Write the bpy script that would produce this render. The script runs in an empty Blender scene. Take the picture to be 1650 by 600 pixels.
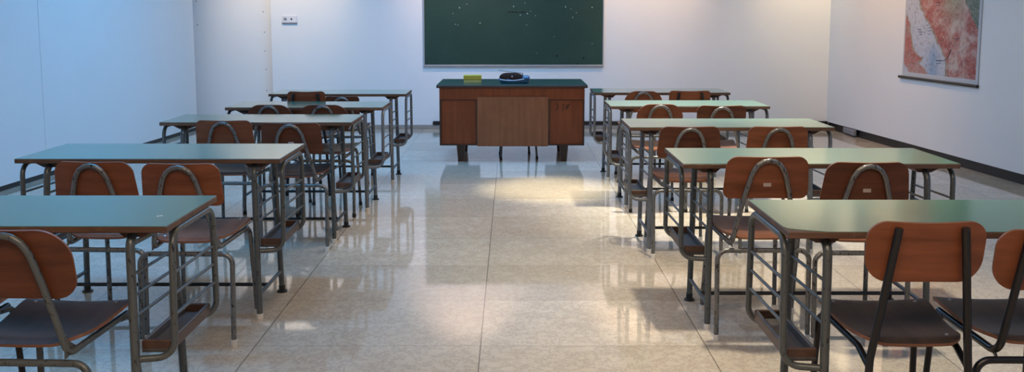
import bpy, math, random
from mathutils import Vector
random.seed(7)
C = bpy.context.scene.collection
PI = math.pi

# ------------------------------------------------------------------ camera
F, CX, CY, YH, H = 1430.0, 824.0, 185.0, 25.0, 1.44     # pixels of a 1650 x 600 frame, metres
PITCH = math.atan((CY - YH) / F)
cp, sp = math.cos(PITCH), math.sin(PITCH)
cam_data = bpy.data.cameras.new('camera')
cam = bpy.data.objects.new('camera', cam_data); C.objects.link(cam)
cam.location = (0, 0, H); cam.rotation_euler = (PI / 2 - PITCH, 0, 0)
cam_data.sensor_width = 36; cam_data.lens = F / 1650 * 36
cam_data.shift_x = (825 - CX) / 1650; cam_data.shift_y = -(300 - CY) / 1650
cam_data.clip_start = 0.05
bpy.context.scene.camera = cam

def ray(x, y):
    u = (x - CX) / F; v = (CY - y) / F
    return (u, cp + v * sp, -sp + v * cp)
def at_y(x, y, Y):
    r = ray(x, y); t = Y / r[1]
    return t * r[0], H + t * r[2]
# ------------------------------------------------------------------ materials
def lin(r, g, b):
    f = lambda c: (c / 255 / 12.92) if c / 255 <= 0.04045 else ((c / 255 + 0.055) / 1.055) ** 2.4
    return (f(r), f(g), f(b), 1)
class NT:
    def __init__(s, name):
        s.m = bpy.data.materials.new(name); s.m.use_nodes = True
        s.t = s.m.node_tree; s.b = s.t.nodes['Principled BSDF']
    def n(s, typ, **kw):
        nd = s.t.nodes.new(typ)
        for k, v in kw.items():
            if k in nd.inputs.keys(): nd.inputs[k].default_value = v
            else: setattr(nd, k, v)
        return nd
    def l(s, a, b): s.t.links.new(a, b)
    def coord(s, scale=(1, 1, 1), kind='Object', rnd=True):
        tc = s.n('ShaderNodeTexCoord'); mp = s.n('ShaderNodeMapping'); mp.inputs['Scale'].default_value = scale
        s.l(tc.outputs[kind], mp.inputs['Vector'])
        if rnd:
            oi = s.n('ShaderNodeObjectInfo'); ml = s.n('ShaderNodeMath', operation='MULTIPLY'); ml.inputs[1].default_value = 37.0
            s.l(oi.outputs['Random'], ml.inputs[0]); cb = s.n('ShaderNodeCombineXYZ')
            s.l(ml.outputs[0], cb.inputs[0]); s.l(ml.outputs[0], cb.inputs[1]); s.l(ml.outputs[0], cb.inputs[2])
            s.l(cb.outputs[0], mp.inputs['Location'])
        return mp.outputs[0]
    def noise(s, vec, scale, detail=4, rough=0.55):
        nd = s.n('ShaderNodeTexNoise'); nd.inputs['Scale'].default_value = scale
        nd.inputs['Detail'].default_value = detail; nd.inputs['Roughness'].default_value = rough
        s.l(vec, nd.inputs['Vector']); return nd.outputs['Fac']
    def ramp(s, fac, stops):
        r = s.n('ShaderNodeValToRGB'); e = r.color_ramp.elements
        while len(e) < len(stops): e.new(0.5)
        for i, (p, c) in enumerate(stops): e[i].position = p; e[i].color = c
        s.l(fac, r.inputs[0]); return r.outputs[0]
    def mix(s, fac, a, b, blend='MIX'):
        m = s.n('ShaderNodeMix', data_type='RGBA', blend_type=blend)
        for v, i in ((fac, 0), (a, 6), (b, 7)):
            if hasattr(v, 'is_linked'): s.l(v, m.inputs[i])
            else: m.inputs[i].default_value = v
        return m.outputs[2]
    def bump(s, h, strength, dist=0.002):
        b = s.n('ShaderNodeBump'); b.inputs['Strength'].default_value = strength; b.inputs['Distance'].default_value = dist
        s.l(h, b.inputs['Height']); s.l(b.outputs[0], s.b.inputs['Normal'])
    def set(s, col=None, rough=0.5, metal=0.0, spec=0.5):
        if col is not None:
            if hasattr(col, 'is_linked'): s.l(col, s.b.inputs['Base Color'])
            else: s.b.inputs['Base Color'].default_value = col
        if hasattr(rough, 'is_linked'): s.l(rough, s.b.inputs['Roughness'])
        else: s.b.inputs['Roughness'].default_value = rough
        s.b.inputs['Metallic'].default_value = metal; s.b.inputs['Specular IOR Level'].default_value = spec
        return s.m
BLK, WHT = (0, 0, 0, 1), (1, 1, 1, 1)

def mat_wood(name, dark, light, along=0, rough=0.42, wear=None, spec=0.5):
    n = NT(name); sc = [26, 26, 26]; sc[along] = 2.2
    v = n.coord(tuple(sc)); f = n.noise(v, 1.0, 6, 0.62)
    col = n.ramp(f, [(0.3, dark), (0.7, light)])
    v2 = n.coord((1, 1, 1)); f2 = n.noise(v2, 4.0, 3)
    col = n.mix(n.ramp(f2, [(0.35, BLK), (0.75, (0.55, 0.55, 0.55, 1))]), col, tuple(c * 0.55 for c in light[:3]) + (1,))
    if wear:
        f3 = n.noise(v2, 9.0, 8, 0.7)
        col = n.mix(n.ramp(f3, [(0.56, BLK), (0.74, (0.8, 0.8, 0.8, 1))]), col, wear)
    n.bump(f, 0.15, 0.001)
    return n.set(col, rough, 0, spec)
def mat_paint(name, base, chip, amount=0.6, rough=0.36, metal=0.35):
    n = NT(name); v = n.coord((1, 1, 0.45)); f = n.noise(v, 95, 5, 0.65)
    g = n.noise(v, 6, 2)
    m = n.ramp(f, [(amount, BLK), (amount + 0.03, WHT)])
    col = n.mix(n.ramp(g, [(0.3, BLK), (0.8, (0.6, 0.6, 0.6, 1))]), base, tuple(c * 0.7 for c in base[:3]) + (1,))
    col = n.mix(m, col, chip)
    n.bump(f, 0.12, 0.0008)
    return n.set(col, rough, metal)
def mat_plain(name, col, rough=0.5, metal=0.0, var=0.12, spec=0.5):
    n = NT(name); v = n.coord(); f = n.noise(v, 18, 4)
    c2 = tuple(max(0, c * (1 - var * 2)) for c in col[:3]) + (1,)
    return n.set(n.mix(f, col, c2), rough, metal, spec)
def mat_wall(name, col, bump=0.25):
    n = NT(name); v = n.coord((1, 1, 1), rnd=False)
    f = n.noise(v, 160, 3); g = n.noise(v, 1.3, 3)
    c = n.mix(n.ramp(g, [(0.3, BLK), (0.8, WHT)]), col, tuple(x * 0.965 for x in col[:3]) + (1,))
    n.bump(f, bump, 0.001)
    return n.set(c, 0.75, 0, 0.25)

M = {}
M['wall'] = mat_wall('white_wall_cloth', (0.80, 0.80, 0.80, 1))
M['ceiling'] = mat_wall('ceiling_plaster', (0.78, 0.78, 0.78, 1))
M['seam'] = mat_plain('panel_seam_dark', (0.16, 0.17, 0.19, 1), 0.8)
M['recess'] = mat_plain('black_skirting', (0.012, 0.012, 0.014, 1), 0.35)
M['skirt'] = mat_plain('stone_skirting', lin(168, 158, 148), 0.3)
M['laminate'] = None
def mat_laminate():
    n = NT('green_laminate'); v = n.coord(); f = n.noise(v, 260, 2); g = n.noise(v, 3, 4)
    c = n.mix(n.ramp(f, [(0.35, BLK), (0.7, WHT)]), (0.062, 0.165, 0.122, 1), (0.088, 0.215, 0.160, 1))
    c = n.mix(n.ramp(g, [(0.5, BLK), (0.8, (0.3, 0.3, 0.3, 1))]), c, (0.05, 0.125, 0.098, 1))
    n.bump(f, 0.03, 0.0003)
    return n.set(c, 0.15, 0, 0.85)
M['laminate'] = mat_laminate()
M['edge'] = mat_wood('worn_desk_edge_wood', (0.045, 0.024, 0.014, 1), (0.15, 0.075, 0.042, 1), 0, 0.55, (0.24, 0.14, 0.09, 1))
M['batten'] = mat_wood('batten_wood', (0.04, 0.018, 0.01, 1), (0.10, 0.04, 0.022, 1), 1, 0.5)
M['tray'] = mat_wood('tray_wood', (0.045, 0.042, 0.042, 1), (0.105, 0.098, 0.098, 1), 1, 0.4)
M['tray_rim'] = mat_wood('tray_rim_wood', (0.040, 0.022, 0.015, 1), (0.105, 0.052, 0.034, 1), 1, 0.45, (0.04, 0.032, 0.029, 1))
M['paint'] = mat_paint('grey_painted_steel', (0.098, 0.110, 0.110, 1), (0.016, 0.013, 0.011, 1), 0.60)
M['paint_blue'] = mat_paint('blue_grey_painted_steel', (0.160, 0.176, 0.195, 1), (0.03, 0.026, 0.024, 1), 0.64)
M['chair_paint'] = mat_paint('worn_grey_chair_tube', (0.175, 0.176, 0.172, 1), (0.022, 0.018, 0.016, 1), 0.575, 0.30, 0.5)
M['black'] = mat_paint('black_chair_tube', (0.006, 0.006, 0.007, 1), (0.03, 0.03, 0.033, 1), 0.70, 0.32, 0.0)
M['stretch'] = mat_paint('dark_stretcher_tube', (0.022, 0.024, 0.028, 1), (0.07, 0.07, 0.07, 1), 0.66, 0.35, 0.2)
M['ply'] = mat_wood('red_brown_plywood', (0.115, 0.036, 0.015, 1), (0.240, 0.080, 0.036, 1), 0, 0.42, None, 0.3)
M['ply_dark'] = mat_wood('dark_brown_plywood', (0.064, 0.021, 0.010, 1), (0.135, 0.045, 0.021, 1), 0, 0.44, None, 0.3)
M['seat_dark'] = mat_wood('dark_worn_seat', (0.026, 0.019, 0.017, 1), (0.066, 0.046, 0.040, 1), 1, 0.40, (0.10, 0.048, 0.032, 1), 0.35)
M['seat_red'] = mat_wood('red_worn_seat', (0.11, 0.040, 0.021, 1), (0.25, 0.096, 0.052, 1), 1, 0.34, (0.085, 0.055, 0.045, 1), 0.4)
M['ply_edge'] = mat_wood('plywood_edge', (0.13, 0.05, 0.026, 1), (0.27, 0.12, 0.065, 1), 0, 0.5)
M['cap_white'] = mat_plain('white_rubber_foot', lin(228, 224, 216), 0.6)
M['cap_black'] = mat_plain('black_rubber_foot', (0.012, 0.012, 0.012, 1), 0.5)
M['steel'] = mat_plain('bright_steel', (0.6, 0.6, 0.62, 1), 0.3, 0.9)
M['alu'] = mat_plain('aluminium_frame', (0.50, 0.52, 0.56, 1), 0.4, 0.5)
M['sticker'] = mat_plain('grey_paper_sticker', lin(178, 160, 150), 0.6)
M['teacher'] = mat_wood('reddish_desk_veneer', (0.195, 0.053, 0.021, 1), (0.295, 0.088, 0.037, 1), 2, 0.45, None, 0.25)
M['teacher_dark'] = mat_wood('dark_desk_frame', (0.04, 0.015, 0.009, 1), (0.075, 0.028, 0.017, 1), 0, 0.45)
M['teacher_light'] = mat_wood('light_hardboard', (0.245, 0.100, 0.050, 1), (0.340, 0.148, 0.076, 1), 2, 0.6, None, 0.25)
M['teacher_leg'] = mat_wood('dark_desk_leg', (0.03, 0.015, 0.01, 1), (0.06, 0.03, 0.02, 1), 2, 0.45)
M['teacher_top'] = mat_plain('dark_green_desk_top', (0.022, 0.072, 0.056, 1), 0.25, spec=0.3)
M['yellow'] = mat_plain('yellow_card', lin(206, 186, 62), 0.6)
M['pale_yellow'] = mat_plain('pale_yellow_card', lin(206, 198, 120), 0.6)
M['blue'] = mat_plain('blue_plastic', (0.06, 0.17, 0.33, 1), 0.3)
M['silver'] = mat_plain('silver_plastic', (0.42, 0.47, 0.55, 1), 0.3, 0.3)
M['grille'] = mat_plain('dark_brown_grille', (0.035, 0.017, 0.012, 1), 0.8, spec=0.1)
M['plate'] = mat_plain('white_switch_plastic', (0.74, 0.73, 0.76, 1), 0.4, var=0.03)
M['grey'] = mat_plain('grey_plastic', (0.28, 0.28, 0.31, 1), 0.5)
M['paper_edge'] = mat_plain('map_paper_border', (0.52, 0.54, 0.58, 1), 0.7, var=0.03)
M['ink'] = mat_plain('map_ink', (0.07, 0.07, 0.11, 1), 0.8)

def mat_board():
    n = NT('green_chalkboard'); v = n.coord((1, 1, 1), rnd=False)
    g = n.noise(v, 1.6, 5); f = n.noise(v, 60, 3); h = n.noise(n.coord((6, 1, 30), rnd=False), 1.0, 4)
    c = n.mix(n.ramp(g, [(0.3, BLK), (0.75, WHT)]), (0.018, 0.048, 0.036, 1), (0.029, 0.066, 0.048, 1))
    c = n.mix(n.ramp(h, [(0.5, BLK), (0.9, (0.35, 0.35, 0.35, 1))]), c, (0.04, 0.085, 0.072, 1))
    c = n.mix(n.ramp(f, [(0.66, BLK), (0.8, (0.3, 0.3, 0.3, 1))]), c, (0.14, 0.2, 0.18, 1))
    return n.set(c, 0.5, 0, 0.3)
M['board'] = mat_board()
M['chalk'] = mat_plain('chalk_white', (0.55, 0.6, 0.56, 1), 0.9)
M['char'] = mat_plain('black_smudge', (0.004, 0.008, 0.008, 1), 0.9)

def mat_floor():
    n = NT('polished_marble_slabs')
    tc = n.n('ShaderNodeTexCoord'); sx = n.n('ShaderNodeSeparateXYZ'); n.l(tc.outputs['Object'], sx.inputs[0])
    def cell(sock, off, size):
        a = n.n('ShaderNodeMath', operation='SUBTRACT'); n.l(sock, a.inputs[0]); a.inputs[1].default_value = off
        d = n.n('ShaderNodeMath', operation='DIVIDE'); n.l(a.outputs[0], d.inputs[0]); d.inputs[1].default_value = size
        fl = n.n('ShaderNodeMath', operation='FLOOR'); n.l(d.outputs[0], fl.inputs[0])
        fr = n.n('ShaderNodeMath', operation='FRACT'); n.l(d.outputs[0], fr.inputs[0])
        mn = n.n('ShaderNodeMath', operation='PINGPONG'); n.l(d.outputs[0], mn.inputs[0]); mn.inputs[1].default_value = 0.5
        ms = n.n('ShaderNodeMath', operation='MULTIPLY'); n.l(mn.outputs[0], ms.inputs[0]); ms.inputs[1].default_value = size
        return fl.outputs[0], ms.outputs[0]
    ix, dx = cell(sx.outputs[0], -0.135, 0.987); iy, dy = cell(sx.outputs[1], 3.751, 0.628)
    cb = n.n('ShaderNodeCombineXYZ'); n.l(ix, cb.inputs[0]); n.l(iy, cb.inputs[1])
    wn = n.n('ShaderNodeTexWhiteNoise', noise_dimensions='2D'); n.l(cb.outputs[0], wn.inputs['Vector'])
    off = n.n('ShaderNodeVectorMath', operation='MULTIPLY_ADD')
    n.l(wn.outputs['Color'], off.inputs[0]); off.inputs[1].default_value = (9, 9, 9); n.l(tc.outputs['Object'], off.inputs[2])
    v = off.outputs[0]
    base = n.mix(wn.outputs['Value'], (0.51, 0.445, 0.355, 1), (0.68, 0.60, 0.49, 1))
    f = n.noise(v, 5, 7, 0.65)
    base = n.mix(n.ramp(f, [(0.35, BLK), (0.75, (0.75, 0.75, 0.75, 1))]), base, (0.49, 0.415, 0.315, 1))
    w = n.noise(v, 14, 8, 0.8)
    base = n.mix(n.ramp(w, [(0.478, BLK), (0.5, (0.75, 0.75, 0.75, 1)), (0.522, BLK)]), base, (0.24, 0.19, 0.15, 1))
    gr = n.noise(v, 90, 3)
    base = n.mix(n.ramp(gr, [(0.6, BLK), (0.72, (0.4, 0.4, 0.4, 1))]), base, (0.66, 0.63, 0.58, 1))
    gx = n.ramp(dx, [(0.0016, WHT), (0.0034, BLK)]); gy = n.ramp(dy, [(0.0006, (0.55, 0.55, 0.55, 1)), (0.0016, BLK)])
    base = n.mix(gx, base, (0.10, 0.085, 0.07, 1)); base = n.mix(gy, base, (0.15, 0.13, 0.11, 1))
    rg = n.noise(n.coord((1, 1, 1), rnd=False), 2.5, 4)
    rr = n.ramp(rg, [(0.3, (0.035, 0.035, 0.035, 1)), (0.75, (0.085, 0.085, 0.085, 1))])
    bp = n.noise(n.coord((1, 1, 1), rnd=False), 1.6, 2); n.bump(bp, 0.04, 0.01)
    return n.set(base, rr, 0, 1.0)
M['floor'] = mat_floor()
def mat_map():
    n = NT('printed_relief_map'); at = n.n('ShaderNodeVertexColor', layer_name='print')
    v = n.coord((1, 1, 1), rnd=False); f = n.noise(v, 70, 5, 0.7); g = n.noise(v, 26, 5, 0.75)
    c = n.mix(n.ramp(f, [(0.45, BLK), (0.7, (0.55, 0.55, 0.55, 1))]), at.outputs[0], (0.62, 0.60, 0.60, 1))
    c = n.mix(n.ramp(g, [(0.50, BLK), (0.66, (0.7, 0.7, 0.7, 1))]), c, (0.42, 0.40, 0.38, 1), 'MULTIPLY')
    c = n.mix(0.24, c, (0.0, 0.0, 0.0, 1))
    return n.set(c, 0.55, 0, 0.4)
M['map'] = mat_map()

# ------------------------------------------------------------------ mesh helpers
class MB:
    def __init__(s): s.v = []; s.f = []; s.mi = []; s.sm = []
    def add(s, vs, fs, mi=0, smooth=False):
        o = len(s.v); s.v += [tuple(v) for v in vs]
        for f in fs: s.f.append([i + o for i in f]); s.mi.append(mi); s.sm.append(smooth)
    def box(s, x0, x1, y0, y1, z0, z1, mi=0, b=0.0):
        if b <= 0:
            vs = [(x, y, z) for z in (z0, z1) for y in (y0, y1) for x in (x0, x1)]
            s.add(vs, [(0, 2, 3, 1), (4, 5, 7, 6), (0, 1, 5, 4), (2, 6, 7, 3), (0, 4, 6, 2), (1, 3, 7, 5)], mi)
        else:   # all twelve edges bevelled
            b = min(b, (x1 - x0) * .45, (y1 - y0) * .45, (z1 - z0) * .45)
            idx = {}; vs = []
            for sx in (0, 1):
                for sy in (0, 1):
                    for sz in (0, 1):
                        X, Y, Z = (x0, x1)[sx], (y0, y1)[sy], (z0, z1)[sz]
                        dx, dy, dz = (b, -b)[sx], (b, -b)[sy], (b, -b)[sz]
                        for ax, p in (('x', (X, Y + dy, Z + dz)), ('y', (X + dx, Y, Z + dz)), ('z', (X + dx, Y + dy, Z))):
                            idx[(sx, sy, sz, ax)] = len(vs); vs.append(p)
            I = lambda a, bb, c, ax: idx[(a, bb, c, ax)]
            fs = []
            for q in (0, 1):
                fs.append([I(q, 0, 0, 'x'), I(q, 1, 0, 'x'), I(q, 1, 1, 'x'), I(q, 0, 1, 'x')][::1 if q else -1])
                fs.append([I(0, q, 0, 'y'), I(1, q, 0, 'y'), I(1, q, 1, 'y'), I(0, q, 1, 'y')][::-1 if q else 1])
                fs.append([I(0, 0, q, 'z'), I(1, 0, q, 'z'), I(1, 1, q, 'z'), I(0, 1, q, 'z')][::1 if q else -1])
            for p in (0, 1):
                for q in (0, 1):
                    fs.append([I(p, q, 0, 'x'), I(p, q, 1, 'x'), I(p, q, 1, 'y'), I(p, q, 0, 'y')])
                    fs.append([I(p, 0, q, 'x'), I(p, 1, q, 'x'), I(p, 1, q, 'z'), I(p, 0, q, 'z')])
                    fs.append([I(0, p, q, 'y'), I(1, p, q, 'y'), I(1, p, q, 'z'), I(0, p, q, 'z')])
            for a in (0, 1):
                for bb in (0, 1):
                    for c in (0, 1): fs.append([I(a, bb, c, 'x'), I(a, bb, c, 'y'), I(a, bb, c, 'z')])
            s.add(vs, fs, mi)
    def tube(s, pts, r, fillet=0.0, seg=10, mi=0, cap=True, r2=None):
        P = path(pts, fillet); n = len(P)
        T = []
        for i in range(n):
            t = (P[min(i + 1, n - 1)] - P[max(i - 1, 0)]).normalized(); T.append(t)
        up = Vector((0, 0, 1)) if abs(T[0].z) < 0.9 else Vector((1, 0, 0))
        nv = (up - T[0] * up.dot(T[0])).normalized(); vs = []
        for i in range(n):
            nv = (nv - T[i] * nv.dot(T[i])).normalized(); bn = T[i].cross(nv)
            rr = r if r2 is None else r + (r2 - r) * i / (n - 1)
            for k in range(seg):
                a = 2 * PI * k / seg; vs.append(P[i] + nv * math.cos(a) * rr + bn * math.sin(a) * rr)
        fs = [(i * seg + k, i * seg + (k + 1) % seg, (i + 1) * seg + (k + 1) % seg, (i + 1) * seg + k) for i in range(n - 1) for k in range(seg)]
        s.add(vs, fs, mi, True)
        if cap: s.add(vs[:seg], [tuple(range(seg))[::-1]], mi); s.add(vs[-seg:], [tuple(range(seg))], mi)
    def lathe(s, prof, c=(0, 0, 0), seg=16, mi=0, axis='z'):
        vs = []; n = len(prof)
        for (r, z) in prof:
            for k in range(seg):
                a = 2 * PI * k / seg; p = (r * math.cos(a), r * math.sin(a), z)
                if axis == 'y': p = (p[0], p[2], p[1])
                vs.append((c[0] + p[0], c[1] + p[1], c[2] + p[2]))
        fs = [(i * seg + k, i * seg + (k + 1) % seg, (i + 1) * seg + (k + 1) % seg, (i + 1) * seg + k) for i in range(n - 1) for k in range(seg)]
        fs += [tuple(range(seg))[::-1], tuple(range((n - 1) * seg, n * seg))]
        s.add(vs, fs, mi, False)
    def prism(s, poly, z0, z1, mi=0, axis='z'):
        n = len(poly)
        m = {'z': lambda p, h: (p[0], p[1], h), 'y': lambda p, h: (p[0], h, p[1]), 'x': lambda p, h: (h, p[0], p[1])}[axis]
        vs = [m(p, z0) for p in poly] + [m(p, z1) for p in poly]
        s.add(vs, [tuple(range(n))[::-1], tuple(range(n, 2 * n))] + [(i, (i + 1) % n, n + (i + 1) % n, n + i) for i in range(n)], mi)
    def sheet(s, nu, nv, fn, th, mi=0, mie=1):
        """curved plywood sheet: fn(u, v) -> (point, normal), u and v in 0..1; smooth faces, flat edge"""
        A = []; B = []
        for j in range(nv + 1):
            for i in range(nu + 1):
                p, nn = fn(i / nu, j / nv); A.append(p + nn * th / 2); B.append(p - nn * th / 2)
        w = nu + 1; q = [(j * w + i, j * w + i + 1, (j + 1) * w + i + 1, (j + 1) * w + i) for j in range(nv) for i in range(nu)]
        s.add(A, q, mi, True); s.add(B, [f[::-1] for f in q], mi, True)
        rim = [i for i in range(w)] + [j * w + nu for j in range(1, nv + 1)] + [nv * w + i for i in range(nu - 1, -1, -1)] + [j * w for j in range(nv - 1, 0, -1)]
        vs = [A[i] for i in rim] + [B[i] for i in rim]; n = len(rim)
        s.add(vs, [(i, (i + 1) % n, n + (i + 1) % n, n + i)[::-1] for i in range(n)], mie, True)
    def build(s, name, mats, parent=None, **props):
        me = bpy.data.meshes.new(name); me.from_pydata(s.v, [], s.f)
        if not isinstance(mats, (list, tuple)): mats = [mats]
        for m in mats: me.materials.append(m)
        for p, mi, sm in zip(me.polygons, s.mi, s.sm): p.material_index = mi; p.use_smooth = sm
        me.update()
        import bmesh
        bm = bmesh.new(); bm.from_mesh(me); bmesh.ops.recalc_face_normals(bm, faces=bm.faces); bm.to_mesh(me); bm.free()
        o = bpy.data.objects.new(name, me); C.objects.link(o)
        if parent is not None: o.parent = parent
        for k, v in props.items(): o[k] = v
        return o
def path(pts, fillet):
    pts = [Vector(p) for p in pts]; out = [pts[0]]
    for i in range(1, len(pts) - 1):
        a, b, c = pts[i - 1], pts[i], pts[i + 1]
        fr = fillet[i] if isinstance(fillet, (list, tuple)) else fillet
        d1 = (a - b); d2 = (c - b); l1, l2 = d1.length, d2.length
        d1.normalize(); d2.normalize(); ang = d1.angle(d2)
        if fr <= 0 or ang > PI - 0.03: out.append(b); continue
        t = min(fr / math.tan(ang / 2), l1 * 0.49, l2 * 0.49); r = t * math.tan(ang / 2)
        cen = b + (d1 + d2).normalized() * (r / math.sin(ang / 2)); p1 = b + d1 * t; p2 = b + d2 * t
        v1, v2 = p1 - cen, p2 - cen; tot = v1.angle(v2); ax = v1.cross(v2).normalized()
        k = max(3, int(tot / 0.22))
        from mathutils import Matrix
        for j in range(k + 1): out.append(cen + Matrix.Rotation(tot * j / k, 3, ax) @ v1)
    out.append(pts[-1]); return out
def thing(name, label, cat, loc, rz=0.0, group=None):
    o = bpy.data.objects.new(name, None); C.objects.link(o); o.empty_display_size = 0.1
    o.location = loc; o.rotation_euler = (0, 0, rz); o['label'] = label; o['category'] = cat
    if group: o['group'] = group
    return o
def tag(o, label, cat, group=None):
    o['label'] = label; o['category'] = cat
    if group: o['group'] = group
    return o
def struct(name, mb, mats): return mb.build(name, mats, None, kind='structure')

# ------------------------------------------------------------------ the room
YB = 11.25                                   # back wall
XL = lambda y: -3.948 + 0.0589 * (y - YB)    # the two side walls open slightly towards the camera
XR = lambda y: 4.02 + 0.0867 * (YB - y)
Y0, ZC = -3.0, 3.3
b = MB(); b.add([(-6, Y0 - 1, 0), (6.5, Y0 - 1, 0), (6.5, YB + .3, 0), (-6, YB + .3, 0), (-6, Y0 - 1, -.1), (6.5, Y0 - 1, -.1), (6.5, YB + .3, -.1), (-6, YB + .3, -.1)],
      [(0, 1, 2, 3), (7, 6, 5, 4), (0, 4, 5, 1), (1, 5, 6, 2), (2, 6, 7, 3), (3, 7, 4, 0)]); struct('floor', b, M['floor'])
b = MB(); b.box(-6, 6.5, Y0 - 1, YB + .3, ZC, ZC + .1); struct('ceiling', b, M['ceiling'])
YN, XN = YB + .14, -3.035                    # the left end of the back wall stands a little further back
b = MB(); b.box(XN, 5, YB, YB + .2, 0, ZC, 0, .004); b.box(-5, XN + .05, YN, YN + .1, 0, ZC)
for (px, py) in ((424, 19), (426, 52), (427, 82), (429, 112), (430, 146), (316, 2), (318, 40)):
    X, Z = at_y(px, py, YN); b.lathe([(.007, 0.001), (.007, -.002)], (X, YN, Z), 8, 1, 'y')
struct('wall_back', b, [M['wall'], M['seam']])
b = MB(); b.box(-6, 6.5, Y0 - .15, Y0, 0, ZC); struct('wall_front', b, M['wall'])
def slab(mb, X, ya, yb, z0, z1, th, mi=0, inset=0.0):
    """piece of a slanting side wall between ya and yb; th outwards (signed), inset moves the face outwards"""
    s = 1 if th > 0 else -1
    a0, a1 = X(ya) + s * inset, X(yb) + s * inset
    mb.prism([(a0, ya), (a1, yb), (a1 + th, yb), (a0 + th, ya)], z0, z1, mi)
b = MB(); joints = [Y0, -1.6, 1.1, 4.0, 7.83, 11.1]
for i in range(len(joints) - 1): slab(b, XL, joints[i] + (.0025 if i else 0), joints[i + 1] - .0025, 0.045, ZC, -.05)
slab(b, XL, Y0, 11.08, 0, ZC, -.1, 1, .03); b.box(-4.6, -4.3, 11.0, YN + .1, 0, ZC)
struct('wall_left', b, [M['wall'], M['seam']])
b = MB(); slab(b, XL, Y0, 11.09, 0, .044, -.02, 0, .012); struct('baseboard_left', b, M['recess'])
WA, WB, S0, S1 = -1.6, 3.4, 0.9, 2.95        # unseen window opening, added beside the camera for blue fill
b = MB(); slab(b, XR, WB, YB, .095, ZC, .12); slab(b, XR, Y0, WA, .095, ZC, .12)
slab(b, XR, WA, WB, .095, S0, .12); slab(b, XR, WA, WB, S1, ZC, .12)
struct('wall_right', b, M['wall'])
b = MB(); slab(b, XR, Y0, YB, 0, .096, .05, 0, .03); struct('baseboard_right', b, M['recess'])
b = MB()
for k in range(5):
    y = WA + (WB - WA - .06) * k / 4; slab(b, XR, y, y + .06, S0, S1, .06, 0, .03)
slab(b, XR, WA, WB, S0, S0 + .06, .06, 0, .03); slab(b, XR, WA, WB, S1 - .06, S1, .06, 0, .03)
struct('added_window_1', b, M['alu'])  # frame of the added, unseen opening
b = MB(); b.box(XN - .018, 4.05, YB - .018, YB, 0, .052, 0, .003); b.box(-4.28, XN - .018, YN - .018, YN, 0, .052, 0, .003); struct('baseboard_back', b, M['skirt'])
b = MB(); b.box(-1.0, 4.03, YB - .03, YB, .054, .1, 0, .004); struct('trim_1', b, M['recess'])
# light switch and power sockets on the back wall
x0, z1 = at_y(454.5, 25, YB); x1, z0 = at_y(479, 36.5, YB)
t = thing('switch_plate', 'small white switch plate on the back wall left of the chalkboard', 'light switch', ((x0 + x1) / 2, YB, z0))
w, h = (x1 - x0) / 2, z1 - z0
b = MB(); b.box(-w, w, -.012, 0, 0, h, 0, .004); b.build('cover', M['plate'], t)
b = MB(); b.box(-w * .76, -w * .36, -.018, -.011, h * .38, h * .68, 0, .002); b.build('rocker', M['grey'], t, label='grey rocker')
b = MB(); b.lathe([(.011, -.0125), (.011, -.0145), (.004, -.0145)], (w * .26, 0, h * .5), 12, 0, 'y'); b.build('socket_hole', M['cap_black'], t, label='round black hole')
b = MB(); b.box(-w, w, -.016, 0, -.014, .004, 0, .002); b.build('lower_ledge', M['grey'], t, label='grey strip under the plate')
# grey box in the black skirting of the right wall
yy = 10.62; b = MB(); xx = XR(yy); b.box(xx - .012, xx + .028, yy - .17, yy + .17, .015, .085, 0, .006)
tag(b.build('junction_box', M['grey']), 'small grey box set in the black skirting of the right wall', 'junction box')

# ------------------------------------------------------------------ chalkboard
bx0, bz0 = at_y(683, 107, YB); bx1, _ = at_y(972, 106, YB)
t = thing('chalkboard', 'large dark green chalkboard with thin aluminium frame on the back wall', 'chalkboard', ((bx0 + bx1) / 2, YB, bz0))
w = (bx1 - bx0) / 2; hb = 1.25
b = MB(); b.box(-w + .012, w - .012, -.022, -.002, .02, hb - .012, 0)
for (px, py, r) in ((877, 64, .0), (315, 65, 9), (377, 35, 6), (260, 113, 6), (281, 204, 6), (302, 211, 6), (488, 194, 8), (770, 54, 8), (827, 127, 7), (886, 114, 9),
                    (866, 26, 5), (1206, 58, 8), (1252, 75, 6), (1297, 107, 6), (1268, 146, 7), (1430, 62, 8), (1430, 367, 5), (955, 132, 5), (880, 210, 5), (914, 95, 5), (1110, 310, 4), (965, 448, 4)):
    if r == 0: continue
    X, Z = at_y(680 + px / 5.217, py / 5.217, YB - .022); X -= (bx0 + bx1) / 2; Z -= bz0
    b.lathe([(r * .0009, -.0215), (r * .0009, -.0228), (r * .0004, -.0232)], (X, 0, Z), 7, 1, 'y')
rnd = random.Random(3)
for k in range(11):
    X, Z = at_y(680 + (728 + k * 13 + rnd.uniform(-2, 2)) / 5.217, (102 + rnd.uniform(-4, 4)) / 5.217, YB - .022); X -= (bx0 + bx1) / 2; Z -= bz0
    b.box(X - rnd.uniform(.005, .012), X + rnd.uniform(.005, .012), -.0232, -.0215, Z - .005, Z + rnd.uniform(.003, .009), 2)
for (px, py) in ((1358, 488), (1305, 540), (30, 545), (1132, 470)):
    X, Z = at_y(680 + px / 5.217, py / 5.217, YB - .022); X -= (bx0 + bx1) / 2; Z -= bz0
    b.lathe([(.014, -.0215), (.012, -.0228)], (X, 0, Z), 7, 2, 'y')
b.build('writing_surface', [M['board'], M['chalk'], M['char']], t)
b = MB(); b.box(-w, w, -.034, 0, 0, .022, 0, .003); b.box(-w, w, -.034, 0, hb - .016, hb, 0, .003)
b.box(-w, -w + .014, -.03, 0, .022, hb - .016, 0, .003); b.box(w - .014, w, -.03, 0, .022, hb - .016, 0, .003)
b.build('frame', M['alu'], t)

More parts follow.
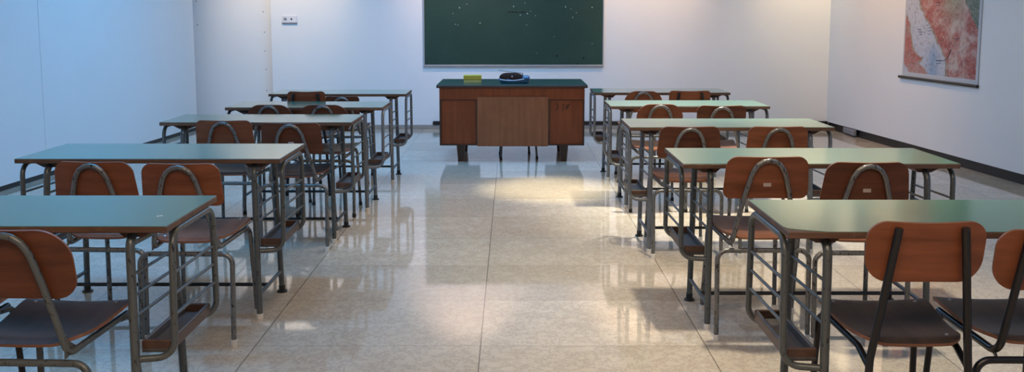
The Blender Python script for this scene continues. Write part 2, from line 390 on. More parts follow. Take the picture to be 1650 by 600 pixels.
# ------------------------------------------------------------------ wall map
def on_wall(px, py):
    r = ray(px, py); m = 0.0867; tt = (4.02 + m * YB) / (r[0] + m * r[1]); return tt * r[1], H + tt * r[2]
ya, za = on_wall(1455, 121); yb_, zb = on_wall(1577, 138.5)
zbot = (za + zb) / 2; L = ya - yb_
ang = math.atan(0.0867)
t = thing('wall_map', 'roller map of a red coast and pale sea on the right wall', 'wall map', (XR(ya), ya, zbot), -PI / 2 + ang)
# local: x runs along the wall towards the camera, y towards the wall, z up
HM, ZV = 1.5, 0.80                            # sheet height; part the photo shows
def interp(tab, y):
    if y <= tab[0][0]: return tab[0][1]
    for (a, ua), (c, uc) in zip(tab, tab[1:]):
        if y <= c: return ua + (uc - ua) * (y - a) / (c - a)
    return tab[-1][1]
west = [(-999, -.2), (60, -.02), (75, 0), (110, .05), (150, .09), (250, .13), (300, .17), (335, .22), (352, .29), (380, .25), (420, .34), (460, .40)]
west_l = [(375, -.1), (385, 0), (420, .07), (460, .11)]
east = [(-400, .02), (0, .20), (50, .22), (100, .27), (150, .35), (200, .41), (250, .47), (300, .53), (340, .585), (380, .59), (480, .61)]
def vn(x, y, s):
    xi, yi = math.floor(x), math.floor(y); fx, fy = x - xi, y - yi
    h = lambda a, c: random.Random((a * 73856093) ^ (c * 19349663) ^ s).random()
    fx = fx * fx * (3 - 2 * fx); fy = fy * fy * (3 - 2 * fy)
    return (h(xi, yi) * (1 - fx) + h(xi + 1, yi) * fx) * (1 - fy) + (h(xi, yi + 1) * (1 - fx) + h(xi + 1, yi + 1) * fx) * fy
def mp_col(u, v):
    y = (1 - v / ZV) * 470                    # the photo's own row in the map crop
    n = vn(u * 14, v * 14, 1) * .6 + vn(u * 40, v * 40, 2) * .4
    j = (vn(u * 30, v * 30, 5) - .5) * .03
    mixc = lambda a, c, k: tuple(p + (q - p) * max(0, min(1, k)) for p, q in zip(a, c))
    red, deep, pale, olive, sea, blue, green = lin(196, 104, 92), lin(172, 78, 72), lin(214, 196, 190), lin(160, 164, 140), lin(206, 212, 230), lin(140, 176, 216), lin(78, 122, 106)
    wl, el = interp(west, y) + j, interp(east, y) + j
    if u < wl and u > interp(west_l, y) + j * .7:
        c = mixc(red, deep, (n - .45) * 3); d = wl - u
        c = mixc(olive, c, d / .035)
        return mixc(c, pale, .45 * max(0, (y - 340) / 110) + (n - .5))
    if u > el:
        d = u - el; c = mixc(deep, red, n * 1.2)
        c = mixc(c, pale, (abs(u - .74) < .1) * .35 + (n - .42) * 1.7 + max(0, u - .5) * .35)
        k = max(0, 1 - ((u - .66) / .17) ** 2) * max(0, 1 - y / 190)
        c = mixc(c, olive, k * .9); c = mixc(olive, c, d / .035)
        if u > .80 and y < 190 and (u - .80) * 900 + 20 > y: c = mixc(c, green, 1.0 - n * .25)
        elif u > .92 and y < 60: c = mixc(c, sea, .5)
        return c
    c = sea; k = math.exp(-((u - .43) / .075) ** 2) * max(0, min(1, (y - 250) / 70)); return mixc(c, blue, k * .85)
NU, NV = 110, 110; b = MB(); vs = []; cols = []
for jv in range(NV + 1):
    for iu in range(NU + 1):
        u, v = iu / NU, jv / NV * HM; vs.append((u * L, -.008, v)); cols.append(mp_col(u, v))
b.add(vs, [(j * (NU + 1) + i, j * (NU + 1) + i + 1, (j + 1) * (NU + 1) + i + 1, (j + 1) * (NU + 1) + i) for j in range(NV) for i in range(NU)])
b.box(0, L, -.0065, -.005, 0, HM, 1)
b.box(0, .022, -.009, -.0065, 0, HM, 1); b.box(L - .036, L, -.009, -.0065, 0, HM, 1); b.box(.022, L - .036, -.009, -.0065, 0, .045, 1)
def px_uv(x, y):                              # a point of the map crop -> local x, z
    u = (x - (143 - 28 * y / 455)) / 472; return u * L, (1 - (y - 28 * u * 1.8) / 470) * ZV
rnd = random.Random(5)
def mark(x, y, wpx, hpx=5):
    X, Z = px_uv(x, y); b.box(X, X + wpx / 472 * L, -.0096, -.0082, Z - hpx / 470 * ZV / 2, Z + hpx / 470 * ZV / 2, 2)
for (x, y, n_) in ((225, 190, 2), (228, 207, 3), (232, 222, 2), (280, 170, 2), (288, 185, 2), (292, 203, 2), (292, 222, 2), (265, 215, 1), (340, 45, 3), (345, 60, 2), (350, 90, 2), (458, 260, 3), (345, 382, 3), (345, 398, 3)):
    for k in range(n_): mark(x + k * 11, y + rnd.uniform(-2, 2), rnd.uniform(6, 10), rnd.uniform(3, 5))
pts = [px_uv(*p) for p in ((352, 384), (385, 383), (405, 375), (420, 355), (436, 322))]
b.tube([(x, -.009, z) for x, z in pts], .003, .05, 6, 2)
o = b.build('map_sheet', [M['map'], M['paper_edge'], M['ink']], t)
at = o.data.color_attributes.new('print', 'FLOAT_COLOR', 'POINT')
for i, c in enumerate(cols): at.data[i].color = c
b = MB(); b.tube([(-.05, -.016, -.012), (L + .012, -.016, -.012)], .015, 0, 12); b.build('bottom_rod', M['black'], t, label='black wooden rod')
b = MB(); b.tube([(-.05, -.02, HM + .012), (L + .05, -.02, HM + .012)], .019, 0, 12); b.build('top_rod', M['black'], t, label='black wooden rod')

# ------------------------------------------------------------------ teacher's desk
DY, DX0, DX1, DTOP = 8.66, -.706, .718, .765
t = thing('teacher_desk', 'brown wooden teacher desk with dark green top below the chalkboard', 'desk', (0, DY, 0))
DD = .80
for (a, c, nm) in ((DX0, -.335, 'pedestal'), (.361, DX1, 'pedestal')):
    b = MB()
    b.box(a, c, .012, DD, .165, .62, 0, .003)
    b.box(a, a + .02, 0, .012, .165, .62, 1); b.box(c - .016, c, 0, .012, .165, .62, 1)
    b.box(a + .02, c - .016, 0, .012, .165, .178, 1); b.box(a + .02, c - .016, 0, .012, .612, .62, 1)
    b.build(nm, [M['teacher'], M['teacher_dark']], t)
b = MB(); b.box(DX0, DX1, 0, DD, .62, .735, 0, .003); b.build('apron', M['teacher'], t)
b = MB(); b.box(-.335, .361, -.012, .006, .158, .648, 0, .002); b.build('modesty_panel', M['teacher_light'], t, label='lighter brown hardboard panel')
b = MB(); b.box(DX0 - .028, DX1 + .028, -.025, DD + .02, .735, DTOP - .004, 0, .004); o = b.build('desktop', M['teacher_dark'], t)
b = MB(); b.box(DX0 - .026, DX1 + .026, -.023, DD + .018, DTOP - .004, DTOP, 0, .001); b.build('top_covering', M['teacher_top'], o, label='dark green covering')
for lx in (-.50, .52):
    for ly in (.075, DD - .075):
        b = MB(); vs = []
        for (z, hx, hy) in ((0, .029, .029), (.165, .042, .042)): vs += [(lx - hx, ly - hy, z), (lx + hx, ly - hy, z), (lx + hx, ly + hy, z), (lx - hx, ly + hy, z)]
        b.add(vs, [(3, 2, 1, 0), (4, 5, 6, 7), (0, 1, 5, 4), (1, 2, 6, 5), (2, 3, 7, 6), (3, 0, 4, 7)]); b.build('leg', M['teacher_leg'], t)
# scribble on the right-hand panel
b = MB()
def scr(px, py): X, Z = at_y(840 + px / 3.53, 110 + py / 3.53, DY); return (X, .0115, Z)
for ln in (((196, 205), (206, 200), (210, 215), (203, 235), (196, 240)), ((235, 210), (243, 205), (238, 230), (232, 244)), ((250, 240), (262, 205), (266, 215), (258, 245), (272, 208), (278, 204))):
    b.tube([scr(*p) for p in ln], .0035, .01, 6)
b.build('scribble', M['teacher_leg'], t, label='dark pen scribble')
# yellow card box on the desk
X0, _ = at_y(747.5, 130, 8.95); X1, _ = at_y(775.5, 130, 8.95)
t = thing('yellow_box', 'small yellow card box on the left of the teacher desk', 'box', ((X0 + X1) / 2, 8.95, DTOP), .03)
w = (X1 - X0) / 2
b = MB(); b.box(-w, w, -.05, .05, 0, .034, 0, .003); b.build('box_base', M['pale_yellow'], t, label='paler yellow base')
b = MB(); b.box(-w - .003, w + .003, -.053, .053, .034, .078, 0, .004); b.build('lid', M['yellow'], t)
# portable radio on the desk
X0, _ = at_y(803, 130, 8.9); X1, _ = at_y(853.5, 130, 8.9); wr = (X1 - X0) / 2
t = thing('radio', 'blue portable radio with dark domed grille and slanted aerial on teacher desk', 'radio', ((X0 + X1) / 2, 8.9, DTOP), 0)
b = MB()                                       # boat-shaped blue base, wider at the right end
nS = 20; rows = []
for j, (z, k) in enumerate(((0, .80), (.010, .94), (.022, 1.0), (.034, .97))):
    ring = []
    for i in range(nS):
        a = 2 * PI * i / nS; x = math.cos(a); y = math.sin(a)
        x = math.copysign(abs(x) ** .7, x); y = math.copysign(abs(y) ** .7, y)
        ring.append((x * wr * k, y * .075 * k * (1 + .15 * x), z + .012 * (x < -.3) * j / 3))
    rows += ring
b.add(rows, [(j * nS + i, j * nS + (i + 1) % nS, (j + 1) * nS + (i + 1) % nS, (j + 1) * nS + i) for j in range(3) for i in range(nS)], 0, True)
b.add(rows[:nS], [tuple(range(nS))[::-1]]); b.add(rows[-nS:], [tuple(range(nS))]); b.build('lower_shell', M['blue'], t)
b = MB(); pts = []
for i in range(13): s_ = i / 12; pts.append((-wr * .9 + 1.55 * wr * s_, -.078 - .004 * math.sin(PI * s_), .040 - .012 * math.sin(PI * s_ * 1.1)))
b.tube(pts, .007, 0, 8); b.build('trim_band', M['silver'], t, label='silver rim')
b = MB(); prof = []
nx, ny = 24, 10; vs = []
for i in range(nx + 1):
    s_ = i / nx; x = -wr * .93 + wr * 1.62 * s_; hgt = .066 * (max(0, 1 - (2 * s_ - .95) ** 4 * .9)) ** .6 * (1 - .25 * max(0, s_ - .6)) + .002
    dep = .066 * max(.05, 1 - (2 * s_ - 1) ** 6) ** .5
    for j in range(ny + 1):
        a = PI * j / ny; vs.append((x, -math.cos(a) * dep, .036 + math.sin(a) ** .8 * hgt))
b.add(vs, [(i * (ny + 1) + j, (i + 1) * (ny + 1) + j, (i + 1) * (ny + 1) + j + 1, i * (ny + 1) + j + 1) for i in range(nx) for j in range(ny)], 0, True)
b.add(vs[:ny + 1], [tuple(range(ny + 1))]); b.add(vs[-ny - 1:], [tuple(range(ny + 1))[::-1]]); b.build('grille', M['grille'], t, label='dark brown grille')
b = MB(); b.box(wr * .52, wr * .99, -.07, .07, .03, .074, 0, .012); b.box(wr * .93, wr * 1.0, -.055, .055, .022, .068, 1, .006); b.build('end_block', [M['blue'], M['silver']], t)
b = MB(); b.lathe([(.009, -.0655), (.009, -.076), (.005, -.078)], (-wr * .12, 0, .070), 12, 0, 'y'); b.build('knob', M['steel'], t, label='bright knob')
b = MB(); b.tube([(wr * .55, .01, .098), (-wr * .20, .0, .112), (-wr * .98, -.01, .128)], .0035, 0, 8); b.tube([(wr * .55, .01, .098), (wr * .55, .01, .066)], .005, 0, 8); b.build('aerial', M['grey'], t)

# stool in the kneehole of the teacher's desk
t = thing('stool', 'metal legged stool tucked behind the brown desk, only its legs showing', 'stool', (.055, 8.99, 0), .12)
for (sx, sy) in ((-1, -1), (1, -1), (-1, 1), (1, 1)):
    b = MB(); fr = sy < 0; hx = .182 if fr else .152
    b.tube([(sx * hx, sy * .175, .012), (sx * hx * .85, sy * .14, .46)], .011, 0, 10); o = b.build('leg', M['paint'] if fr else M['black'], t)
    b = MB(); b.lathe([(.014, 0), (.014, .026), (.0115, .03)], (sx * hx, sy * .175, 0), 10); b.build('foot_cap', M['cap_black'], o)
b = MB(); b.lathe([(.16, .455), (.172, .46), (.175, .475), (.165, .485), (.05, .483)], (0, 0, 0), 24); b.build('seat', M['seat_dark'], t)
b = MB(); b.tube([(-.14, -.15, .23), (.14, -.15, .23)], .007); b.tube([(-.13, .145, .26), (.13, .145, .26)], .007); b.build('stretcher', M['paint'], t)

# ------------------------------------------------------------------ double school desks
def desk(label, side, xe, yf, width, depth=.485, rz=0.0, metal='paint', chip=False, splay=.012, nicks=0, ystr=.165):
    """xe: X of the aisle end; side +1: the desk runs to the right of xe; yf: front edge (towards the camera)"""
    W, ZT = width, .77
    t = thing('school_desk', label, 'desk', (xe + side * W / 2, yf, 0), rz, 'double school desks along the aisle')
    m = M[metal]; hw = W / 2
    b = MB(); b.box(-hw, hw, 0, depth, ZT - .0225, ZT - .0015, 0, .0025); top = b.build('desktop', M['edge'], t)
    e = .0015; P = [(-hw + e, e), (hw - e, e), (hw - e, depth - e), (-hw + e, depth - e)]
    if chip: P = [(-hw + e, .072), (-hw + .012, .048), (-hw + .045, .028), (-hw + .085, .014), (-hw + .125, e)] + P[1:]
    b = MB(); b.prism(P, ZT - .0015, ZT); o = b.build('laminate', M['laminate'], top, label='pale green laminate')
    if nicks:
        b = MB(); X, Y = (257, 349), 0
        b.lathe([(.006, ZT - .0005), (.004, ZT + .0008)], (hw - .075, .15, 0), 7); b.box(hw - .088, hw - .08, .138, .15, ZT - .0005, ZT + .0006)
        b.build('paint_fleck', M['cap_white'], o, label='white fleck')
    for s in (-1, 1):
        xi = s * (hw - .135); xf = s * (hw - .135 + splay); xo = s * (hw - .006); ZR = ZT - .0385
        # two legs whose bent tops meet under the board
        yC, yD, yM = .035, .39, .21
        for (y, yft, fc) in ((yC, yC - .045, 'cap_white'), (yD, yD + .012, 'cap_black')):
            b = MB(); b.tube([(xf, yft, .012), (xi, y, ZR), (xi, yM, ZR)], .0145, [0, .05, 0], 14); lg = b.build('leg', m, t)
            b = MB()
            if fc == 'cap_white': b.lathe([(.0165, 0), (.0165, .022), (.0148, .024)], (xf, yft, 0), 14)
            else: b.lathe([(.027, 0), (.027, .007), (.0165, .009), (.0165, .035), (.0148, .037)], (xf, yft, 0), 14)
            b.build('foot_cap', M[fc], lg)
        ya_, yb2, zb_ = .055, .445, .322
        xA = s * (hw - .135 + splay * .55)
        b = MB(); b.tube([(xA, yC - .02, zb_), (xo, ya_ - .015, zb_), (xo, ya_, ZT - .034), (xo, yb2, ZT - .034), (xo, yb2 + .015, zb_), (xA, yD + .02, zb_)],
                         .0115, [0, .055, .06, .06, .055, 0], 12); b.build('side_hoop', m, t)
        for z in (.595, .525, .455):
            b = MB(); b.tube([(xo, ya_ - .005, z + .005), (xo, yb2 + .005, z - .005)], .0055, 0, 8); b.build('rail', m, t)
            xr_ = s * (hw - .135 + splay * (1 - z / ZT))
            b = MB(); b.tube([(xr_, yC - .012, z + .005), (xr_, yD + .004, z - .005)], .0055, 0, 8); b.build('rail', m, t)
        # wooden book tray resting on the lower bends
        xa, xb = sorted((s * (hw - .022), s * (hw - .117))); z0 = zb_ + .0115
        b = MB(); b.box(xa, xb, .045, .43, z0, z0 + .014, 0, .002)
        b.box(xa, xb, .045, .058, z0 + .012, z0 + .042, 1, .003); b.box(xa, xb, .417, .43, z0 + .012, z0 + .042, 1, .003)
        b.box(xa, xa + .011, .058, .417, z0 + .012, z0 + .042, 0, .003); b.box(xb - .011, xb, .058, .417, z0 + .012, z0 + .042, 0, .003)
        xe_ = xb if s > 0 else xa; b.box(xe_ - .001, xe_ + .001, .046, .429, z0 + .001, z0 + .036, 1)
        b.build('book_tray', [M['tray'], M['tray_rim']], t)
        # tapered wooden batten between frame and board
        b = MB(); xm = s * (hw - .135)
        prof = [(xm - s * .06, ZT - .0225), (xm + s * .085, ZT - .0225), (xm + s * .03, ZT - .050), (xm - s * .03, ZT - .050)]
        b.prism(prof, .06, .36, 0, 'y'); b.build('batten', M['batten'], t)
        xs = s * (hw - .135 + splay * .85)
        b = MB(); b.tube([(xs, yC - .036, .112), (xs, yD + .01, .112)], .0095, 0, 10); b.build('side_stretcher', m, t)
    xs = hw - .135 + splay * .85
    b = MB(); b.tube([(-xs, ystr, .112), (xs, ystr, .112)], .0095, 0, 10); b.build('cross_stretcher', M['stretch'], t)
    return t

RD = [('pale green double school desk nearest the camera on the right of the aisle', .865, 2.705, 1.25, .486, 'paint', True),
      ('pale green double school desk second from the camera in the right row', .780, 3.98, 1.262, .487, 'paint', False),
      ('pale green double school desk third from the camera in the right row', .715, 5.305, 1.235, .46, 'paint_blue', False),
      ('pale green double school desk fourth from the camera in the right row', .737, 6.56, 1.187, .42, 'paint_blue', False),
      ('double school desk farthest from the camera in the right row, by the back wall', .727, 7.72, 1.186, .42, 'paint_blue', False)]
LD = [('teal topped double school desk nearest the camera on the left of the aisle', -1.102, 2.778, 1.25, .49, 'paint', False),
      ('teal topped double school desk second from the camera in the left row', -1.087, 4.12, 1.25, .50, 'paint', False),
      ('pale topped double school desk third from the camera in the left row', -1.008, 5.555, 1.213, .42, 'paint', False),
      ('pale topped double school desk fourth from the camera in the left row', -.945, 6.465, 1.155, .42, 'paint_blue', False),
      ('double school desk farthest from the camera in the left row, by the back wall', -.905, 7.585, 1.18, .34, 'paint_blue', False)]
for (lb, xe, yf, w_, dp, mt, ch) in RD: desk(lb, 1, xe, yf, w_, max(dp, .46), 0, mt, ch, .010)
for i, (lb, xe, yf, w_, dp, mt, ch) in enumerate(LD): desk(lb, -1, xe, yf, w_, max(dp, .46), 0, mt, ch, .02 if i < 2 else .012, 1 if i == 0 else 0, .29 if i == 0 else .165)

# ------------------------------------------------------------------ chairs
def chair(label, px, top_y, yb, style='arch', rz=0.0, metal='chair_paint', ply='ply', seat='seat_red', W=.178, rt=.05, rb=.03, taper=0.0, dome=0.0, hb=.188,
          sticker=False, cap='cap_white', X=None, ztop=None, detail=False, hole=False):
    x_, z_ = at_y(px, top_y, yb)
    X = x_ if X is None else X; zt = z_ if ztop is None else ztop
    off = Vector((0, .245))                     # seat centre in front of the backrest top
    c_, s_ = math.cos(rz), math.sin(rz)
    t = thing('school_chair', label, 'chair', (X - s_ * off.y, yb + c_ * off.y, 0), rz, 'plywood school chairs at the desks')
    m = M[metal]; zs = .462
    yback = lambda z: -.19 - .055 * (z - .46) / (zt - .46)          # reclining line of the back tubes
    # seat
    def seat_fn(u, v):
        y = -.187 + .378 * v
        hw = .148 + .031 * min(1, v * 1.25)
        r = .06; d0 = min(y + .187, r); d1 = min(.191 - y, .035)
        hw -= r * (1 - math.sqrt(max(0, 1 - (1 - d0 / r) ** 2))) * .95 + .035 * (1 - math.sqrt(max(0, 1 - (1 - d1 / .035) ** 2)))
        x = (2 * u - 1) * hw
        def zz(x, y): return zs + .010 * (x / .19) ** 2 - .010 * math.cos(PI * min(1, max(-1, (y + .03) / .2))) * .8 + .008 * (y + .19) / .38 - .35 * max(0, y - .155) ** 1.5 * 8 - .5 * max(0, -.15 - y) ** 1.5 * 3
        e = .002; n = Vector((-(zz(x + e, y) - zz(x - e, y)) / (2 * e), -(zz(x, y + e) - zz(x, y - e)) / (2 * e), 1)).normalized()
        return Vector((x, y, zz(x, y))), n
    def vspace(fn, k):                           # denser rows near both ends
        return lambda u, v: fn(u, .5 - .5 * math.cos(PI * v) if k else v)
    b = MB(); b.sheet(16, 22, vspace(seat_fn, 1), .011); so = b.build('seat', [M[seat], M['ply_edge']], t)
    if detail:
        for (u, v) in ((.12, .85), (.88, .85), (.14, .12), (.86, .12)):
            p, n = seat_fn(u, v); b = MB(); b.lathe([(.006, .0), (.006, .0055), (.004, .0068)], p + Vector((0, 0, .003)), 10); b.build('rivet', M['steel'], so)
    # backrest
    z0, h = zt - hb, hb
    def back_fn(u, v):
        hw = W * (1 + taper * (.5 - v)); zc = v * h
        a = min(zc, rb); hw -= rb * (1 - math.sqrt(max(0, 1 - (1 - a / rb) ** 2)))
        a = min(h - zc, rt); hw -= rt * (1 - math.sqrt(max(0, 1 - (1 - a / rt) ** 2)))
        x = (2 * u - 1) * hw; z = z0 + zc - dome * (x / W) ** 2 * v + .004 * math.cos(x / W * PI) * (v - .5) * -1
        yc = yback(z) + .0165 + .55 * x * x
        n = Vector((1.1 * x, -1, -.16)).normalized(); return Vector((x, yc, z)), n
    b = MB(); b.sheet(22, 20, vspace(back_fn, 1), .009); bo = b.build('backrest', [M[ply], M['ply_edge']], t)
    if sticker:
        b = MB(); p, n = back_fn(.5, .33); zc_ = p.z; yy_ = p.y - .0052
        b.box(-.017, .017, yy_ - .0012, yy_ + .003, zc_ - .008, zc_ + .008); b.build('sticker', M['sticker'], bo, label='small pale sticker')
    if hole:
        b = MB(); p, n = back_fn(.5, .42); b.lathe([(.012, -.0008), (.012, .003)], (0, p.y - .0052, p.z), 10, 0, 'y'); b.build('hand_hole', M['cap_black'], bo, label='dark oval hole')
    r = .0108; zr = .432
    P3 = lambda x, z: (x, yback(z), z)
    if style == 'arch':
        pts = [(-.158, .165, zr + .008), (-.142, -.185, zr), P3(-.128, .505)]
        pts += [P3(-.096, zt - .165), P3(-.072, zt - .075)]
        for k in range(1, 8): a = PI - PI * k / 8; pts.append(P3(.068 * math.cos(a), zt - .082 + .068 * math.sin(a)))
        pts += [P3(.072, zt - .075), P3(.096, zt - .165), P3(.128, .505), (.142, -.185, zr), (.158, .165, zr + .008)]
        fl = [0, .035, .05, .05, .03] + [.02] * 7 + [.03, .05, .05, .035, 0]
        b = MB(); b.tube(pts, r, fl, 12); b.build('back_arch', m, t)
    elif style == 'bent':
        for s in (-1, 1):
            b = MB(); b.tube([P3(s * .098, zt - .016), (s * .142, -.195, zr - .004), (s * .156, .165, zr + .008)], .0118, [0, .05, 0], 12); b.build('upright', m, t)
    else:                                        # straight uprights that run on as rear legs
        for s in (-1, 1):
            b = MB(); b.tube([(s * .172, -.225, .012), (s * .146, -.200, .42), P3(s * .096, zt - .014)], .0118, [0, .12, 0], 12); ub = b.build('upright', m, t)
            b = MB(); b.lathe([(.014, 0), (.014, .03), (.012, .032)], (s * .172, -.225, 0), 10); b.build('foot_cap', M['cap_black'], ub)
            b = MB(); b.tube([(s * .147, -.196, zr - .035), (s * .150, -.12, zr), (s * .158, .165, zr + .008)], .0105, [0, .04, 0], 10); b.build('seat_rail', m, t)
        b = MB(); b.tube([(-.150, -.206, .352), (.150, -.206, .352)], .009, 0, 10); b.build('stretcher', m, t)
        for s in (-1, 1): pass
    for s in (-1, 1):                            # front legs
        b = MB(); b.tube([(s * .178, .212, .012), (s * .163, .185, zr - .004), (s * .157, .12, zr + .004)], r, [0, .035, 0], 12); lg = b.build('leg', m, t)
        b = MB(); b.lathe([(.0135, 0), (.0135, .024), (.0112, .026)], (s * .178, .212, 0), 12); b.build('foot_cap', M[cap], lg)
    if style == 'arch' or style == 'bent':       # rear legs: an upturned U under the seat
        zb_ = .405
        for s in (-1, 1):
            b = MB(); b.tube([(s * .203, -.205, .012), (s * .203, -.188, zb_), (s * .115, -.185, zb_)], .0112, [0, .05, 0], 12); lg = b.build('leg', m, t)
            b = MB(); b.lathe([(.0138, 0), (.0138, .026), (.0115, .028)], (s * .203, -.205, 0), 12); b.build('foot_cap', M[cap], lg)
            b = MB(); b.prism([(-.203, .424), (-.125, .434), (-.198, .485)] if style == 'arch' else [(-.20, .405), (-.13, .432), (-.175, .432)], s * .141 - .002, s * .141 + .002, 0, 'x'); b.build('gusset', m, t)
        b = MB(); b.tube([(-.116, -.185, zb_), (.116, -.185, zb_)], .0112, 0, 12); b.build('crossbar', m, t)
        if style == 'bent':
            b = MB(); b.tube([(-.2, -.191, .34), (.2, -.191, .34)], .011, 0, 10); b.build('stretcher', m, t)
    return t
RND = dict(rt=.095, rb=.035, dome=.012)
SQ = dict(rt=.045, rb=.03)
# right row, front to back
chair('brown chair with two straight black uprights at the nearest right desk, aisle side', 1504, 361, 2.505, 'straight', 0, 'black', 'ply', 'seat_dark', .174, .058, .072, -.03, .0, .185, cap='cap_black', detail=True)
chair('black tube chair cut by the right edge, beside the nearest right chair', 1737, 366, 2.52, 'bent', -.02, 'black', 'ply', 'seat_dark', .174, .058, .072, X=1.605, ztop=.815, cap='cap_black', detail=True)
chair('brown arch backed chair with a pale sticker at second right desk, aisle side', 1241, 254, 3.78, 'arch', 0, 'chair_paint', 'ply', 'seat_red', .182, .045, .035, .06, .004, sticker=True, detail=True)
chair('brown arch backed chair with a pale sticker at second right desk, wall side', 1403.5, 263, 3.735, 'arch', -.02, 'chair_paint', 'ply_dark', 'seat_red', .183, .05, .03, .12, .003, sticker=True, detail=True)
chair('brown arch backed chair at third right desk, aisle side', 1114, 205, 5.13, 'arch', .02, 'chair_paint', 'ply_dark', 'seat_red', .182, .04, .03, .10, .003)
chair('brown arch backed chair at third right desk, wall side', 1257, 205, 5.13, 'arch', 0, 'chair_paint', 'ply', 'seat_red', .178, .04, .03, .06, .003)
chair('round topped brown chair at fourth right desk, aisle side', 1065, 168, 6.37, 'arch', 0, 'chair_paint', 'ply', 'seat_red', .168, cap='cap_black', **RND)
chair('dark square topped arch chair at fourth right desk, wall side', 1165, 171, 6.37, 'arch', 0, 'chair_paint', 'ply_dark', 'seat_red', .178, cap='cap_black', **SQ)
chair('round topped brown chair at farthest right desk, aisle side', 1038, 147, 7.53, 'arch', 0, 'chair_paint', 'ply', 'seat_red', .162, cap='cap_black', **RND)
chair('orange brown chair with two dark uprights at farthest right desk, wall side', 1113, 147, 7.50, 'straight', 0, 'black', 'ply', 'seat_red', .176, .03, .03, hole=True, cap='cap_black')
# left row, front to back
chair('brown arch backed chair with dark seat at the nearest left desk', 2, 373, 2.50, 'arch', -.03, 'paint', 'ply_dark', 'seat_dark', .180, .095, .06, .03, .004, .215, detail=True)
chair('dark chair cut by the left edge, only its seat corner showing', -234, 372, 2.57, 'bent', .0, 'black', 'ply_dark', 'seat_dark', .176, .05, .04, X=-1.90, ztop=.81, cap='cap_black')
chair('brown arch backed chair at second left desk, wall side', 143, 262, 3.79, 'arch', -.05, 'chair_paint', 'ply', 'seat_red', .180, .05, .03, .10, .003, detail=True)
chair('brown arch backed chair at second left desk, aisle side', 285, 265, 3.72, 'arch', -.02, 'chair_paint', 'ply', 'seat_red', .172, .045, .03, .06, .003, detail=True)
chair('brown arch backed chair at third left desk, wall side', 357, 195, 5.36, 'arch', -.03, 'chair_paint', 'ply', 'seat_dark', .176, .035, .03, .06, .002)
chair('brown arch backed chair with a pale sticker at third left desk, aisle side', 466, 199, 5.29, 'arch', 0, 'chair_paint', 'ply_dark', 'seat_dark', .183, .035, .03, .06, .002, sticker=True)
chair('round topped dark brown chair at fourth left desk, wall side', 432, 169, 6.29, 'arch', 0, 'chair_paint', 'ply_dark', 'seat_dark', .165, cap='cap_black', **RND)
chair('round topped dark brown chair at fourth left desk, aisle side', 519, 169, 6.21, 'arch', 0, 'chair_paint', 'ply_dark', 'seat_dark', .178, cap='cap_black', **RND)
chair('brown chair with two dark uprights at farthest left desk, wall side', 492, 148, 6.995, 'straight', 0, 'black', 'ply', 'seat_dark', .152, .035, .03, cap='cap_black')
chair('low backed brown arch chair at farthest left desk, aisle side', 550, 156, 7.47, 'arch', 0, 'chair_paint', 'ply_dark', 'seat_dark', .145, .03, .03, cap='cap_black')

# ------------------------------------------------------------------ light
def light(name, typ, loc, energy, col, target=None, **kw):
    d = bpy.data.lights.new(name, typ); d.energy = energy; d.color = col
    for k, v in kw.items(): setattr(d, k, v)
    o = bpy.data.objects.new(name, d); C.objects.link(o); o.location = loc
    if target is not None: o.rotation_euler = (Vector(target) - Vector(loc)).to_track_quat('-Z', 'Y').to_euler()
    return o
ym = (WA + WB) / 2
light('added_window_fill', 'AREA', (XR(ym) + .10, ym, (S0 + S1) / 2), 25, (.15, .47, 1.0), (-4.2, ym + 2.6, 1.3), shape='RECTANGLE', size=WB - WA, size_y=S1 - S0)  # added blue area fill set in the unseen opening
for x, e, c in ((-2.85, 172, (1.0, .74, .46)), (-.6, 160, (1.0, .66, .46)), (1.65, 178, (1.0, .63, .32)), (3.8, 172, (1.0, .76, .46))):
    light('wall_washer', 'SPOT', (x, YB - 1.15, ZC - .08), e, c, (x, YB, 1.95), spot_size=math.radians(70), spot_blend=.9, shadow_soft_size=.05)
light('aisle_spot', 'SPOT', (.32, 7.35, ZC - .08), 850, (1.0, .88, .58), (.32, 7.30, 0), spot_size=math.radians(25), spot_blend=1.0, shadow_soft_size=.04)
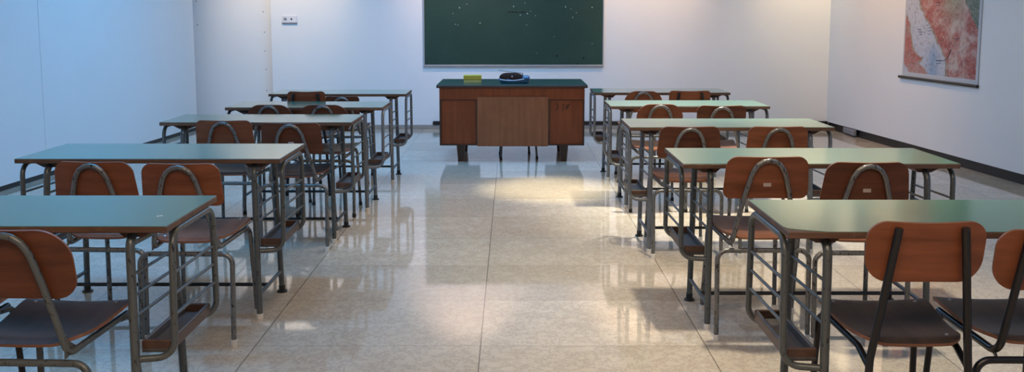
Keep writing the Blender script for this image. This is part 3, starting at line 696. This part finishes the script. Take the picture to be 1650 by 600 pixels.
light('aisle_flood', 'SPOT', (.1, 6.4, ZC - .08), 190, (1.0, .83, .64), (.1, 6.3, 0), spot_size=math.radians(75), spot_blend=1.0, shadow_soft_size=.15)
light('row_spot', 'SPOT', (1.25, 4.1, ZC - .08), 330, (1.0, .90, .72), (1.25, 4.2, 0), spot_size=math.radians(70), spot_blend=.9, shadow_soft_size=.08)
light('row_spot', 'SPOT', (1.55, 6.4, ZC - .08), 850, (.98, .93, .78), (1.55, 6.45, 0), spot_size=math.radians(54), spot_blend=.9, shadow_soft_size=.08)
light('right_wall_fill', 'SPOT', (2.9, 9.4, ZC - .08), 140, (1.0, .54, .16), (4.2, 9.6, 1.5), spot_size=math.radians(75), spot_blend=.9, shadow_soft_size=.05)  # added warm fill for the right wall around the map
light('ceiling_fill', 'AREA', (0, 8.6, ZC - .03), 106, (.24, .54, 1.0), (0, 8.6, 0), shape='RECTANGLE', size=3.0, size_y=1.2)  # three added tinted fills under the ceiling, not known fittings
light('ceiling_fill', 'AREA', (0, 4.6, ZC - .03), 20, (1.0, .58, .10), (0, 4.6, 0), shape='RECTANGLE', size=3.0, size_y=1.2)
light('ceiling_fill', 'AREA', (0, .3, ZC - .03), 115, (1.0, .74, .52), (0, .3, 0), shape='RECTANGLE', size=3.0, size_y=1.2)
light('left_wall_fill', 'AREA', (-2.75, 4.2, ZC - .05), 105, (.0, .42, 1.0), (-4.15, 4.2, .6), shape='RECTANGLE', size=.25, size_y=3.6)  # two added fills that tint the left wall blue
light('left_wall_fill', 'AREA', (-2.75, 8.4, ZC - .05), 58, (.0, .42, 1.0), (-4.15, 8.4, .6), shape='RECTANGLE', size=.25, size_y=3.6)

w = bpy.data.worlds.new('world'); bpy.context.scene.world = w; w.use_nodes = True
w.node_tree.nodes['Background'].inputs[0].default_value = (.35, .55, .9, 1); w.node_tree.nodes['Background'].inputs[1].default_value = .6
sc = bpy.context.scene
sc.view_settings.view_transform = 'Standard'; sc.view_settings.look = 'None'; sc.view_settings.gamma = 1.0
sc.view_settings.use_curve_mapping = False; sc.view_settings.exposure = 0.0
try:
    sc.cycles.use_denoising = True; sc.cycles.max_bounces = 8
except Exception: pass
